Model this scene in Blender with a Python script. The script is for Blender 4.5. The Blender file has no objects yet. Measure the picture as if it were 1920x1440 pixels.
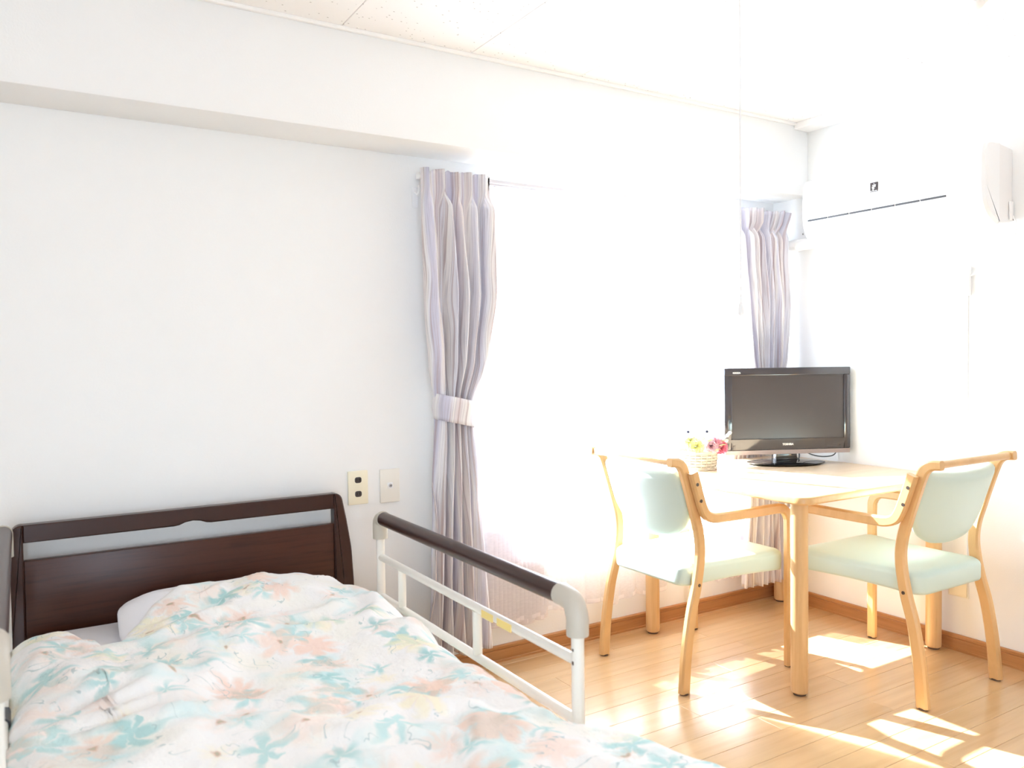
import bpy, bmesh, math, random
from mathutils import Vector, Matrix, noise
random.seed(7)
PI = math.pi
sc = bpy.context.scene
COL = sc.collection

# ------------------------------------------------------------------ camera, world, sun, exposure
cam_d = bpy.data.cameras.new('camera'); cam = bpy.data.objects.new('camera', cam_d); COL.objects.link(cam)
sc.camera = cam
YAW, PITCH, ROLL = 1.0199, -0.0316, -0.013
fw = Vector((math.cos(YAW)*math.cos(PITCH), math.sin(YAW)*math.cos(PITCH), math.sin(PITCH)))
rt = Vector((math.sin(YAW), -math.cos(YAW), 0)); up = rt.cross(fw)
r2 = rt*math.cos(ROLL)+up*math.sin(ROLL); u2 = up*math.cos(ROLL)-rt*math.sin(ROLL)
M = Matrix.Identity(4)
for i in range(3):
    M[i][0] = r2[i]; M[i][1] = u2[i]; M[i][2] = -fw[i]
M[0][3], M[1][3], M[2][3] = -3.22, -2.738, 1.2076
cam.matrix_world = M
cam_d.sensor_width = 36.0; cam_d.lens = 1507.2/1920*36.0
cam_d.clip_start = 0.05; cam_d.clip_end = 100
cam_d.dof.use_dof = True; cam_d.dof.focus_distance = 3.3; cam_d.dof.aperture_fstop = 4.5

w = bpy.data.worlds.new('sky'); sc.world = w; w.use_nodes = True
bg = w.node_tree.nodes['Background']
bg.inputs[0].default_value = (0.735, 0.895, 1.065, 1); bg.inputs[1].default_value = 8.0

sun_d = bpy.data.lights.new('sun', 'SUN'); sun = bpy.data.objects.new('sun', sun_d); COL.objects.link(sun)
sun_d.energy = 37.0; sun_d.angle = math.radians(0.7); sun_d.color = (0.88, 0.955, 1.0)
SD = Vector((0.33, -1.0, -0.85)).normalized()
sun.rotation_euler = SD.to_track_quat('-Z', 'Y').to_euler()
sun.location = (-2, 6, 5)

def portal(name, loc, rot, sx, sy):
    d = bpy.data.lights.new(name, 'AREA'); o = bpy.data.objects.new(name, d); COL.objects.link(o)
    d.shape = 'RECTANGLE'; d.size = sx; d.size_y = sy; d.cycles.is_portal = True
    o.location = loc; o.rotation_euler = rot
portal('portal_window', (-0.95, 0.02, 1.15), (-PI/2, 0, 0), 1.4, 1.5)     # sky through the curtained window
portal('portal_fill', (-3.7, -4.58, 1.0), (PI/2, 0, 0), 1.2, 2.0)         # sky through the fill window added behind the camera

sc.view_settings.view_transform = 'Standard'; sc.view_settings.look = 'None'
sc.view_settings.exposure = 0.74; sc.view_settings.gamma = 1.0
sc.view_settings.use_curve_mapping = False
cy = sc.cycles
cy.max_bounces = 14; cy.diffuse_bounces = 9; cy.glossy_bounces = 4; cy.transmission_bounces = 8
cy.transparent_max_bounces = 16; cy.caustics_reflective = False; cy.caustics_refractive = False
cy.sample_clamp_indirect = 12.0; cy.use_denoising = True

# ------------------------------------------------------------------ materials
def mat(name, col=(0.8, 0.8, 0.8), rough=0.5, metal=0.0, spec=0.5, coat=0.0):
    m = bpy.data.materials.new(name); m.use_nodes = True
    b = m.node_tree.nodes['Principled BSDF']
    b.inputs['Base Color'].default_value = (*col, 1); b.inputs['Roughness'].default_value = rough
    b.inputs['Metallic'].default_value = metal; b.inputs['Specular IOR Level'].default_value = spec
    b.inputs['Coat Weight'].default_value = coat
    return m
class NT:
    def __init__(s, m): s.t = m.node_tree; s.b = s.t.nodes.get('Principled BSDF')
    def n(s, typ, **kw):
        nd = s.t.nodes.new(typ)
        for k, v in kw.items():
            if k.startswith('i_'):
                key = k[2:]; key = int(key) if key.isdigit() else key.replace('_', ' ')
                nd.inputs[key].default_value = v
            else: setattr(nd, k, v)
        return nd
    def l(s, a, b): s.t.links.new(a, b)
    def coord(s, out='Object', scale=(1, 1, 1)):
        tc = s.n('ShaderNodeTexCoord'); mp = s.n('ShaderNodeMapping'); mp.inputs['Scale'].default_value = scale
        s.l(tc.outputs[out], mp.inputs[0]); return mp.outputs[0]
    def ramp(s, fac, stops, interp='LINEAR'):
        r = s.n('ShaderNodeValToRGB'); r.color_ramp.interpolation = interp
        e = r.color_ramp.elements
        while len(e) < len(stops): e.new(0.5)
        for i, (p, c) in enumerate(stops):
            e[i].position = p; e[i].color = (*c, 1) if len(c) == 3 else c
        s.l(fac, r.inputs[0]); return r.outputs[0]
    def math(s, op, a, b=0.0, c=0.0, clamp=False):
        nd = s.n('ShaderNodeMath', operation=op, use_clamp=clamp)
        for i, v in enumerate((a, b, c)):
            if isinstance(v, (int, float)): nd.inputs[i].default_value = v
            else: s.l(v, nd.inputs[i])
        return nd.outputs[0]
    def mix(s, fac, a, b, blend='MIX'):
        nd = s.n('ShaderNodeMix', data_type='RGBA', blend_type=blend)
        for i, v in ((0, fac), (6, a), (7, b)):
            if isinstance(v, (int, float)): nd.inputs[i].default_value = v
            elif isinstance(v, tuple): nd.inputs[i].default_value = (*v, 1)
            else: s.l(v, nd.inputs[i])
        return nd.outputs[2]
    def bump(s, h, strength=0.3, dist=0.001):
        b = s.n('ShaderNodeBump'); b.inputs['Strength'].default_value = strength; b.inputs['Distance'].default_value = dist
        s.l(h, b.inputs['Height']); s.l(b.outputs[0], s.b.inputs['Normal'])

def wood(name, c1, c2, scale, rough=0.35, coat=0.0, coord='Object', rand=0.0, spec=0.4):
    m = mat(name, c1, rough, spec=spec, coat=coat); t = NT(m)
    v = t.coord(coord, scale)
    if rand:
        oi = t.n('ShaderNodeObjectInfo'); ad = t.n('ShaderNodeVectorMath', operation='ADD')
        cb = t.n('ShaderNodeCombineXYZ'); k = t.math('MULTIPLY', oi.outputs['Random'], 37.0)
        t.l(k, cb.inputs[0]); t.l(k, cb.inputs[1]); t.l(v, ad.inputs[0]); t.l(cb.outputs[0], ad.inputs[1]); v = ad.outputs[0]
    n1 = t.n('ShaderNodeTexNoise', i_Scale=1.0, i_Detail=5.0, i_Roughness=0.6, i_Distortion=0.4)
    t.l(v, n1.inputs['Vector'])
    c = t.ramp(n1.outputs[0], [(0.32, c2), (0.5, c1), (0.72, tuple(min(1, x*1.08) for x in c1))])
    if rand:
        hs = t.n('ShaderNodeHueSaturation'); t.l(c, hs.inputs['Color'])
        t.l(t.math('MULTIPLY_ADD', oi.outputs['Random'], rand, 1-rand/2), hs.inputs['Value']); c = hs.outputs[0]
    t.l(c, t.b.inputs['Base Color'])
    return m
M_plank = wood('beech_flooring', (0.625, 0.41, 0.215), (0.575, 0.365, 0.18), (1.6, 26, 10), 0.20, coat=1.0, rand=0.10, spec=0.5)
M_plank.node_tree.nodes['Principled BSDF'].inputs['Coat Roughness'].default_value = 0.26
M_plank.node_tree.nodes['Principled BSDF'].inputs['Coat IOR'].default_value = 1.75
M_joint = mat('floor_joint', (0.22, 0.11, 0.05), 0.8)
M_cjoint = mat('ceiling_joint', (0.62, 0.55, 0.52), 0.9)
M_base = wood('baseboard_wood', (0.46, 0.215, 0.082), (0.40, 0.175, 0.062), (3, 3, 60), 0.35)
M_bee = wood('beech_frame', (0.70, 0.44, 0.20), (0.64, 0.385, 0.165), (14, 14, 5), 0.32, coat=0.1)
M_table = wood('beech_table', (0.80, 0.61, 0.41), (0.76, 0.55, 0.34), (3, 40, 20), 0.28, coat=0.1)
M_leg = wood('beech_leg', (0.70, 0.46, 0.23), (0.63, 0.39, 0.18), (45, 45, 2.5), 0.35)
M_hb = wood('walnut_board', (0.060, 0.018, 0.0095), (0.043, 0.012, 0.006), (5, 30, 90), 0.33, spec=0.35)
M_hbd = mat('walnut_frame', (0.040, 0.013, 0.0085), 0.28, spec=0.4)
M_wall = mat('wallpaper', (0.85, 0.852, 0.845), 0.85, spec=0.2)
t = NT(M_wall); nz = t.n('ShaderNodeTexNoise', i_Scale=160.0, i_Detail=3.0); t.l(t.coord(), nz.inputs['Vector']); t.bump(nz.outputs[0], 0.18, 0.002)
M_ceil = mat('ceiling_board', (0.92, 0.90, 0.89), 0.9, spec=0.1)
t = NT(M_ceil)
vo = t.n('ShaderNodeTexVoronoi', i_Scale=42.0, i_Randomness=1.0); vo2 = t.n('ShaderNodeTexNoise', i_Scale=9.0)
tc = t.coord('Object', (1.0, 1.7, 1.0)); t.l(tc, vo.inputs['Vector'])
sp = t.math('LESS_THAN', vo.outputs['Distance'], t.math('MULTIPLY_ADD', t.n('ShaderNodeTexWhiteNoise').outputs[0], 0.0, 0.13))
sel = t.n('ShaderNodeSeparateColor'); t.l(vo.outputs['Color'], sel.inputs[0])
sp = t.math('MULTIPLY', sp, t.math('GREATER_THAN', sel.outputs[0], 0.45))
t.l(t.mix(sp, (0.92, 0.90, 0.89), (0.45, 0.42, 0.40)), t.b.inputs['Base Color'])
M_white = mat('white_paint', (0.88, 0.87, 0.86), 0.5)
M_plas = mat('white_plastic', (0.87, 0.87, 0.87), 0.32)
M_plasg = mat('offwhite_plastic', (0.84, 0.825, 0.815), 0.4)
M_track = mat('track_grey', (0.66, 0.64, 0.67), 0.5)
M_alu = mat('aluminium', (0.75, 0.76, 0.78), 0.35, metal=0.8)
M_tube = mat('ivory_enamel', (0.82, 0.79, 0.725), 0.3, coat=0.2)
M_elb = mat('beige_plastic', (0.53, 0.485, 0.41), 0.42)
M_yel = mat('yellow_sticker', (0.86, 0.66, 0.22), 0.5)
M_vinyl = mat('mint_vinyl', (0.60, 0.735, 0.685), 0.42, spec=0.4)
t = NT(M_vinyl); nz = t.n('ShaderNodeTexNoise', i_Scale=420.0, i_Detail=2.0); t.l(t.coord(), nz.inputs['Vector']); t.bump(nz.outputs[0], 0.08, 0.001)
M_bolt = mat('dark_bolt', (0.12, 0.10, 0.09), 0.4, metal=0.7)
M_foot = mat('rubber_foot', (0.10, 0.06, 0.04), 0.7)
M_black = mat('gloss_black', (0.012, 0.012, 0.014), 0.07, spec=0.6)
M_bez = mat('bezel_black', (0.035, 0.031, 0.036), 0.08, spec=1.0)
M_scr = mat('lcd_screen', (0.052, 0.042, 0.041), 0.30, spec=0.7)
M_lip = mat('bezel_silver', (0.33, 0.28, 0.28), 0.3, metal=0.3)
M_cord = mat('grey_cord', (0.10, 0.11, 0.12), 0.5)
M_cream = mat('cream_plate', (0.86, 0.80, 0.62), 0.4)
M_ivory = mat('ivory_plate', (0.84, 0.81, 0.74), 0.4)
M_dark = mat('dark_socket', (0.05, 0.04, 0.04), 0.4)
M_grey = mat('slot_grey', (0.07, 0.07, 0.075), 0.5)
M_let = mat('white_lettering', (0.85, 0.84, 0.82), 0.4)
M_letg = mat('grey_lettering', (0.45, 0.45, 0.46), 0.4)
M_sheet = mat('white_sheet', (0.86, 0.86, 0.90), 0.85, spec=0.15)
M_matt = M_sheet
M_lamp = mat('lamp_diffuser', (0.85, 0.85, 0.84), 0.4)

# window glass: light passes, with a faint reflection
M_glass = bpy.data.materials.new('window_glass'); M_glass.use_nodes = True
t = NT(M_glass); t.t.nodes.remove(t.b)
tr = t.n('ShaderNodeBsdfTransparent'); gl = t.n('ShaderNodeBsdfGlossy'); gl.inputs['Roughness'].default_value = 0.02
mx = t.n('ShaderNodeMixShader'); mx.inputs[0].default_value = 0.06
t.l(tr.outputs[0], mx.inputs[1]); t.l(gl.outputs[0], mx.inputs[2]); t.l(mx.outputs[0], t.t.nodes['Material Output'].inputs[0])

# lace: open weave that lets light straight through between white threads
M_lace = bpy.data.materials.new('lace'); M_lace.use_nodes = True
t = NT(M_lace); t.t.nodes.remove(t.b)
tr = t.n('ShaderNodeBsdfTransparent'); df = t.n('ShaderNodeBsdfDiffuse'); df.inputs[0].default_value = (0.93, 0.89, 0.90, 1)
tl = t.n('ShaderNodeBsdfTranslucent'); tl.inputs[0].default_value = (0.93, 0.90, 0.91, 1)
m1 = t.n('ShaderNodeMixShader'); m1.inputs[0].default_value = 0.55; t.l(df.outputs[0], m1.inputs[1]); t.l(tl.outputs[0], m1.inputs[2])
uv = t.coord('UV', (1, 1, 1)); sx = t.n('ShaderNodeSeparateXYZ'); t.l(uv, sx.inputs[0])
nz = t.n('ShaderNodeTexNoise', i_Scale=140.0, i_Detail=1.0); t.l(t.coord('UV', (1, 1, 1)), nz.inputs['Vector'])
# three embroidered bands across the lower part (v is metres above the hem)
def band(c, hw):
    return t.math('LESS_THAN', t.math('ABSOLUTE', t.math('SUBTRACT', sx.outputs[1], c)), hw)
bd = t.math('ADD', band(0.225, 0.014), band(0.012, 0.008))
dash = t.math('GREATER_THAN', t.math('SINE', t.math('MULTIPLY', sx.outputs[0], 95.0)), -0.4)
bd = t.math('MULTIPLY', bd, dash)
border = t.math('MULTIPLY', t.math('LESS_THAN', sx.outputs[1], 0.37), 0.34)  # lower border made denser to hold back direct sun
fac = t.math('ADD', t.math('MULTIPLY_ADD', nz.outputs[0], 0.15, 0.44), t.math('ADD', border, t.math('MULTIPLY', bd, 0.2)), clamp=True)
m2 = t.n('ShaderNodeMixShader'); t.l(fac, m2.inputs[0]); t.l(tr.outputs[0], m2.inputs[1]); t.l(m1.outputs[0], m2.inputs[2])
t.l(m2.outputs[0], t.t.nodes['Material Output'].inputs[0])

# drape cloth: pale lavender with fine vertical threads of rust and grey
M_drape = mat('striped_curtain', (0.70, 0.68, 0.74), 0.85, spec=0.15)
t = NT(M_drape)
n0 = t.n('ShaderNodeTexNoise', i_Scale=1.0, i_Detail=1.0); t.l(t.coord('UV', (9, 0.12, 1)), n0.inputs['Vector'])
base = t.ramp(n0.outputs[0], [(0.36, (0.60, 0.585, 0.69)), (0.46, (0.78, 0.77, 0.82)), (0.54, (0.85, 0.82, 0.80)), (0.64, (0.72, 0.65, 0.66))])
n1 = t.n('ShaderNodeTexNoise', i_Scale=1.0, i_Detail=3.0, i_Roughness=0.7, i_Distortion=0.15); t.l(t.coord('UV', (44, 0.7, 1)), n1.inputs['Vector'])
st = t.ramp(n1.outputs[0], [(0.54, (0, 0, 0)), (0.60, (1, 1, 1))])
n2 = t.n('ShaderNodeTexNoise', i_Scale=1.0, i_Detail=2.0); t.l(t.coord('UV', (160, 5, 1)), n2.inputs['Vector'])
st2 = t.ramp(n2.outputs[0], [(0.50, (0, 0, 0)), (0.62, (1, 1, 1))])
c = t.mix(t.math('MULTIPLY', st, 0.5), base, (0.36, 0.22, 0.21))
c = t.mix(t.math('MULTIPLY', st2, 0.35), c, (0.34, 0.32, 0.38))
t.l(c, t.b.inputs['Base Color'])
wv = t.n('ShaderNodeTexNoise', i_Scale=1.0, i_Detail=2.0); t.l(t.coord('UV', (500, 120, 1)), wv.inputs['Vector']); t.bump(wv.outputs[0], 0.25, 0.001)

# quilt print: watercolour flowers in peach, mint and pale yellow on white
M_quilt = mat('floral_quilt', (0.9, 0.9, 0.9), 0.85, spec=0.15)
t = NT(M_quilt)
uvq = t.coord('UV', (1, 1, 1))
nd = t.n('ShaderNodeTexNoise', i_Scale=16.0, i_Detail=3.0); t.l(uvq, nd.inputs['Vector'])
vs = t.n('ShaderNodeVectorMath', operation='SUBTRACT'); vs.inputs[1].default_value = (0.5, 0.5, 0.5); t.l(nd.outputs['Color'], vs.inputs[0])
vm = t.n('ShaderNodeVectorMath', operation='SCALE'); vm.inputs['Scale'].default_value = 0.075; t.l(vs.outputs[0], vm.inputs[0])
va = t.n('ShaderNodeVectorMath', operation='ADD'); t.l(uvq, va.inputs[0]); t.l(vm.outputs[0], va.inputs[1])
def flower_layer(scale, off, r0, amp, petals, soft):
    mp = t.n('ShaderNodeMapping'); mp.inputs['Location'].default_value = off; t.l(va.outputs[0], mp.inputs[0])
    v = t.n('ShaderNodeTexVoronoi', voronoi_dimensions='2D'); v.inputs['Scale'].default_value = scale; v.inputs['Randomness'].default_value = 0.8
    t.l(mp.outputs[0], v.inputs['Vector'])
    d = t.n('ShaderNodeVectorMath', operation='SUBTRACT'); t.l(mp.outputs[0], d.inputs[0]); t.l(v.outputs['Position'], d.inputs[1])
    s = t.n('ShaderNodeSeparateXYZ'); t.l(d.outputs[0], s.inputs[0])
    ang = t.math('ARCTAN2', s.outputs[1], s.outputs[0])
    cs = t.n('ShaderNodeSeparateColor'); t.l(v.outputs['Color'], cs.inputs[0])
    pet = t.math('ABSOLUTE', t.math('SINE', t.math('ADD', t.math('MULTIPLY', ang, petals/2), t.math('MULTIPLY', cs.outputs[1], 6.0))))
    rad = t.math('MULTIPLY', t.math('MULTIPLY_ADD', pet, amp, r0), t.math('MULTIPLY_ADD', cs.outputs[2], 0.6, 0.6))
    dist = v.outputs['Distance']
    mask = t.math('MULTIPLY', t.math('SUBTRACT', rad, dist), soft, clamp=True)
    return mask, cs, dist, pet, ang
WHITE = (0.88, 0.875, 0.87)
col = WHITE
# soft washes
nw = t.n('ShaderNodeTexNoise', i_Scale=5.5, i_Detail=2.0); t.l(uvq, nw.inputs['Vector'])
col = t.mix(t.math('MULTIPLY', t.math('SUBTRACT', nw.outputs[0], 0.50), 2.6, clamp=True), WHITE, (0.88, 0.86, 0.74))
nw2 = t.n('ShaderNodeTexNoise', i_Scale=6.5, i_Detail=2.0); 
mp = t.n('ShaderNodeMapping'); mp.inputs['Location'].default_value = (4.3, 1.7, 0); t.l(va.outputs[0], mp.inputs[0]); t.l(mp.outputs[0], nw2.inputs['Vector'])
col = t.mix(t.math('MULTIPLY', t.math('SUBTRACT', nw2.outputs[0], 0.52), 5.0, clamp=True), col, (0.60, 0.80, 0.81))
# leaves
mk, cs, dist, pet, ang = flower_layer(9.5, (0.37, 0.11, 0), 0.16, 0.40, 5, 4.0)
lm = t.math('MULTIPLY', mk, t.math('GREATER_THAN', cs.outputs[0], 0.38))
leafc = t.mix(cs.outputs[1], (0.36, 0.62, 0.62), (0.56, 0.77, 0.77))
col = t.mix(t.math('MULTIPLY', lm, 0.9), col, leafc)
# flowers
mk, cs, dist, pet, ang = flower_layer(8.0, (0.0, 0.0, 0), 0.32, 0.20, 7, 4.0)
fc = t.ramp(cs.outputs[0], [(0.0, (0.90, 0.56, 0.42)), (0.40, (0.92, 0.66, 0.54)), (0.58, (0.93, 0.83, 0.55)), (0.80, (0.92, 0.76, 0.68))], 'CONSTANT')
fm = t.math('MULTIPLY', mk, t.math('MULTIPLY_ADD', cs.outputs[2], 0.35, 0.25))
shade = t.math('MULTIPLY', t.math('POWER', t.math('SUBTRACT', 1.0, pet), 3.0), 0.5)
col = t.mix(fm, col, t.mix(shade, fc, (0.80, 0.42, 0.30)))
ctr = t.math('MULTIPLY', t.math('SUBTRACT', 0.085, dist), 18.0, clamp=True)
col = t.mix(t.math('MULTIPLY', t.math('MULTIPLY', ctr, t.math('GREATER_THAN', cs.outputs[1], 0.55)), 0.7), col, (0.55, 0.25, 0.13))
ctr2 = t.math('MULTIPLY', t.math('SUBTRACT', 0.05, dist), 30.0, clamp=True)
col = t.mix(t.math('MULTIPLY', t.math('MULTIPLY', ctr2, t.math('GREATER_THAN', cs.outputs[1], 0.55)), 0.7), col, (0.45, 0.52, 0.40))
# thin stalk strokes
nl = t.n('ShaderNodeTexNoise', i_Scale=11.0, i_Detail=2.0, i_Distortion=1.2); t.l(uvq, nl.inputs['Vector'])
ln = t.math('LESS_THAN', t.math('ABSOLUTE', t.math('SUBTRACT', nl.outputs[0], 0.5)), 0.0065)
gate = t.n('ShaderNodeTexNoise', i_Scale=13.0); t.l(va.outputs[0], gate.inputs['Vector'])
ln = t.math('MULTIPLY', ln, t.math('GREATER_THAN', gate.outputs[0], 0.56))
col = t.mix(t.math('MULTIPLY', ln, 0.6), col, (0.34, 0.48, 0.50))
t.l(col, t.b.inputs['Base Color'])
nb = t.n('ShaderNodeTexNoise', i_Scale=22.0, i_Detail=4.0, i_Roughness=0.55); t.l(uvq, nb.inputs['Vector']); t.bump(nb.outputs[0], 0.5, 0.02)

# ------------------------------------------------------------------ mesh helpers
def smooth_mesh(me, ang=35):
    me.polygons.foreach_set('use_smooth', [True]*len(me.polygons))
    me.set_sharp_from_angle(angle=math.radians(ang))
def link(o, parent=None):
    COL.objects.link(o)
    if parent: o.parent = parent
    return o
def obj(name, bm, m, parent=None, ang=35, loc=None, rot=None):
    bmesh.ops.recalc_face_normals(bm, faces=bm.faces)
    me = bpy.data.meshes.new(name); bm.to_mesh(me); bm.free()
    me.materials.append(m); smooth_mesh(me, ang)
    o = bpy.data.objects.new(name, me); link(o, parent)
    if loc is not None: o.location = loc
    if rot is not None: o.rotation_euler = rot
    return o
def tag(o, label=None, cat=None, group=None, kind=None):
    if label: o['label'] = label
    if cat: o['category'] = cat
    if group: o['group'] = group
    if kind: o['kind'] = kind
    return o
def thing(name, label, cat, loc=(0, 0, 0), rz=0.0, group=None):
    o = bpy.data.objects.new(name, None); o.empty_display_size = 0.1; COL.objects.link(o)
    o.location = loc; o.rotation_euler = (0, 0, rz); return tag(o, label, cat, group)
def struct(name, bm, m, parent=None, ang=35):
    o = obj(name, bm, m, parent, ang)
    if parent is None: o['kind'] = 'structure'
    return o
def BM(): return bmesh.new()
def box(bm, x0, x1, y0, y1, z0, z1, bev=0.0, seg=2):
    r = bmesh.ops.create_cube(bm, size=1.0)
    vs = r['verts']
    for v in vs:
        v.co = Vector((x0+(v.co.x+.5)*(x1-x0), y0+(v.co.y+.5)*(y1-y0), z0+(v.co.z+.5)*(z1-z0)))
    if bev > 0:
        es = list({e for v in vs for e in v.link_edges})
        bmesh.ops.bevel(bm, geom=es, offset=bev, segments=seg, profile=0.5, affect='EDGES')
    return bm
def catmull(pts, n=6):
    P = [Vector(p) for p in pts]; out = []
    for i in range(len(P)-1):
        p0 = P[i-1] if i else P[0]*2-P[1]; p1 = P[i]; p2 = P[i+1]; p3 = P[i+2] if i+2 < len(P) else P[-1]*2-P[-2]
        for k in range(n):
            s = k/n
            out.append(0.5*((2*p1)+(p2-p0)*s+(2*p0-5*p1+4*p2-p3)*s*s+(3*p1-p0-3*p2+p3)*s**3))
    out.append(P[-1].copy()); return out
def tube(bm, path, r, seg=12, cap=True, radii=None):
    P = [Vector(p) for p in path]; rings = []
    T = (P[1]-P[0]).normalized(); N = T.orthogonal().normalized()
    for i, p in enumerate(P):
        if i == 0: T = (P[1]-P[0])
        elif i == len(P)-1: T = (P[-1]-P[-2])
        else: T = (P[i+1]-P[i-1])
        T = T.normalized(); N = (N-T*N.dot(T)).normalized(); B = T.cross(N)
        rr = radii[i] if radii else r
        rings.append([bm.verts.new(p+(N*math.cos(a)+B*math.sin(a))*rr) for a in [2*PI*k/seg for k in range(seg)]])
    for a, b in zip(rings, rings[1:]):
        for k in range(seg): bm.faces.new((a[k], a[(k+1) % seg], b[(k+1) % seg], b[k]))
    if cap: bm.faces.new(rings[0][::-1]); bm.faces.new(rings[-1])
    return bm
def strip(bm, path, y0, y1, widths, bev=0.004):
    """bar of rounded rectangular section following a path of (X, Z) points; its thickness lies along Y"""
    n = len(path); rings = []
    for i, p in enumerate(path):
        a = path[max(i-1, 0)]; b = path[min(i+1, n-1)]
        d = Vector((b[0]-a[0], b[1]-a[1])).normalized(); nn = Vector((-d.y, d.x))
        h = (widths[i] if isinstance(widths, (list, tuple)) else widths)/2
        sec = [(-h, y0+bev), (-h+bev, y0), (h-bev, y0), (h, y0+bev), (h, y1-bev), (h-bev, y1), (-h+bev, y1), (-h, y1-bev)]
        rings.append([bm.verts.new((p[0]+nn.x*s, y, p[1]+nn.y*s)) for s, y in sec])
    for a, b in zip(rings, rings[1:]):
        for k in range(8): bm.faces.new((a[k], a[(k+1) % 8], b[(k+1) % 8], b[k]))
    bm.faces.new(rings[0][::-1]); bm.faces.new(rings[-1]); return bm
def lathe(bm, prof, seg=24, c=(0, 0, 0)):
    rings = []
    for r, z in prof:
        if r < 1e-5: rings.append([bm.verts.new((c[0], c[1], c[2]+z))])
        else: rings.append([bm.verts.new((c[0]+r*math.cos(2*PI*k/seg), c[1]+r*math.sin(2*PI*k/seg), c[2]+z)) for k in range(seg)])
    for a, b in zip(rings, rings[1:]):
        for k in range(seg):
            k2 = (k+1) % seg
            if len(a) == 1 and len(b) == 1: continue
            if len(a) == 1: bm.faces.new((a[0], b[k2], b[k]))
            elif len(b) == 1: bm.faces.new((a[k], a[k2], b[0]))
            else: bm.faces.new((a[k], a[k2], b[k2], b[k]))
    return bm
def round_poly(pts, radii, n=6):
    out = []; m = len(pts)
    for i in range(m):
        p = Vector(pts[i]); a = Vector(pts[i-1]); b = Vector(pts[(i+1) % m]); r = radii[i] if isinstance(radii, (list, tuple)) else radii
        if r <= 0: out.append(p); continue
        da = (a-p).normalized(); db = (b-p).normalized(); half = da.angle(db)/2; L = r/math.tan(half)
        s = p+da*L; e = p+db*L; c = p+(da+db).normalized()*(r/math.sin(half))
        a0 = math.atan2(s.y-c.y, s.x-c.x); a1 = math.atan2(e.y-c.y, e.x-c.x); d = (a1-a0+PI) % (2*PI)-PI
        for k in range(n+1): out.append(Vector((c.x+r*math.cos(a0+d*k/n), c.y+r*math.sin(a0+d*k/n))))
    return out
def loft(bm, outline, rings, fn=None):
    """stack of inset copies of a closed outline: rings = [(inset, height)]; fn maps (a, b, h) to a point"""
    fn = fn or (lambda a, b, h: Vector((a, b, h))); n = len(outline); R = []
    O = [Vector(p) for p in outline]; area = sum(O[i-1].x*O[i].y-O[i].x*O[i-1].y for i in range(n)); sg = 1 if area > 0 else -1
    nor = []
    for i in range(n):
        e1 = (O[i]-O[i-1]); e2 = (O[(i+1) % n]-O[i])
        a = Vector((-e1.y, e1.x)); b = Vector((-e2.y, e2.x))
        v = (a.normalized() if a.length > 1e-9 else a)+(b.normalized() if b.length > 1e-9 else b)
        nor.append(v.normalized()*sg)
    cen = sum(O, Vector((0, 0)))/n
    for ins, h in rings:
        if ins >= 9: R.append([bm.verts.new(fn(cen.x, cen.y, h))]); continue
        if ins < 0.02: R.append([bm.verts.new(fn(*(O[i]+nor[i]*ins), h)) for i in range(n)])
        else:
            s = ins
            R.append([bm.verts.new(fn(*(cen+(O[i]-cen)*(1-s)), h)) for i in range(n)])
    for a, b in zip(R, R[1:]):
        for k in range(n):
            k2 = (k+1) % n
            if len(a) == 1: bm.faces.new((a[0], b[k2], b[k]))
            elif len(b) == 1: bm.faces.new((a[k], a[k2], b[0]))
            else: bm.faces.new((a[k], a[k2], b[k2], b[k]))
    if len(R[0]) > 1: bm.faces.new(R[0][::-1])
    if len(R[-1]) > 1: bm.faces.new(R[-1])
    return bm
def grid_mesh(name, pts, nu, nv, m, parent=None, uvs=None, thick=0.0, ang=180, off=0.0):
    """pts row by row (nv rows of nu)"""
    faces = [(j*nu+i, j*nu+i+1, (j+1)*nu+i+1, (j+1)*nu+i) for j in range(nv-1) for i in range(nu-1)]
    me = bpy.data.meshes.new(name); me.from_pydata([tuple(p) for p in pts], [], faces)
    if uvs:
        ul = me.uv_layers.new(name='UVMap')
        for lp in me.loops: ul.data[lp.index].uv = uvs[lp.vertex_index]
    me.materials.append(m); smooth_mesh(me, ang)
    o = bpy.data.objects.new(name, me); link(o, parent)
    if thick:
        md = o.modifiers.new('thickness', 'SOLIDIFY'); md.thickness = thick; md.offset = off
    return o
def lettering(name, body, size, m, parent, loc, rot, depth=0.0006, spacing=1.0, name_w=None, bold=0.0):
    cu = bpy.data.curves.new(name, 'FONT'); cu.body = body; cu.size = size; cu.extrude = depth; cu.align_x = 'CENTER'; cu.align_y = 'CENTER'
    cu.space_character = spacing; cu.offset = bold; cu.resolution_u = 3
    tmp = bpy.data.objects.new('tmp', cu); COL.objects.link(tmp)
    bpy.context.view_layer.update()
    me = bpy.data.meshes.new_from_object(tmp.evaluated_get(bpy.context.evaluated_depsgraph_get()))
    bpy.data.objects.remove(tmp); bpy.data.curves.remove(cu)
    me.name = name; me.materials.clear(); me.materials.append(m)
    o = bpy.data.objects.new(name, me); link(o, parent); o.location = loc; o.rotation_euler = rot
    if name_w:
        xs = [v.co.x for v in me.vertices]; k = name_w/(max(xs)-min(xs)); o.scale = (k, 1, 1)
    return o
def lerp_keys(keys, z):
    if z >= keys[0][0]: return keys[0][1:]
    for a, b in zip(keys, keys[1:]):
        if z >= b[0]:
            s = (a[0]-z)/(a[0]-b[0]); s = s*s*(3-2*s)*0.5+s*0.5
            return tuple(p+(q-p)*s for p, q in zip(a[1:], b[1:]))
    return keys[-1][1:]
def sstep(a, b, x):
    s = max(0.0, min(1.0, (x-a)/(b-a))); return s*s*(3-2*s)

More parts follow.
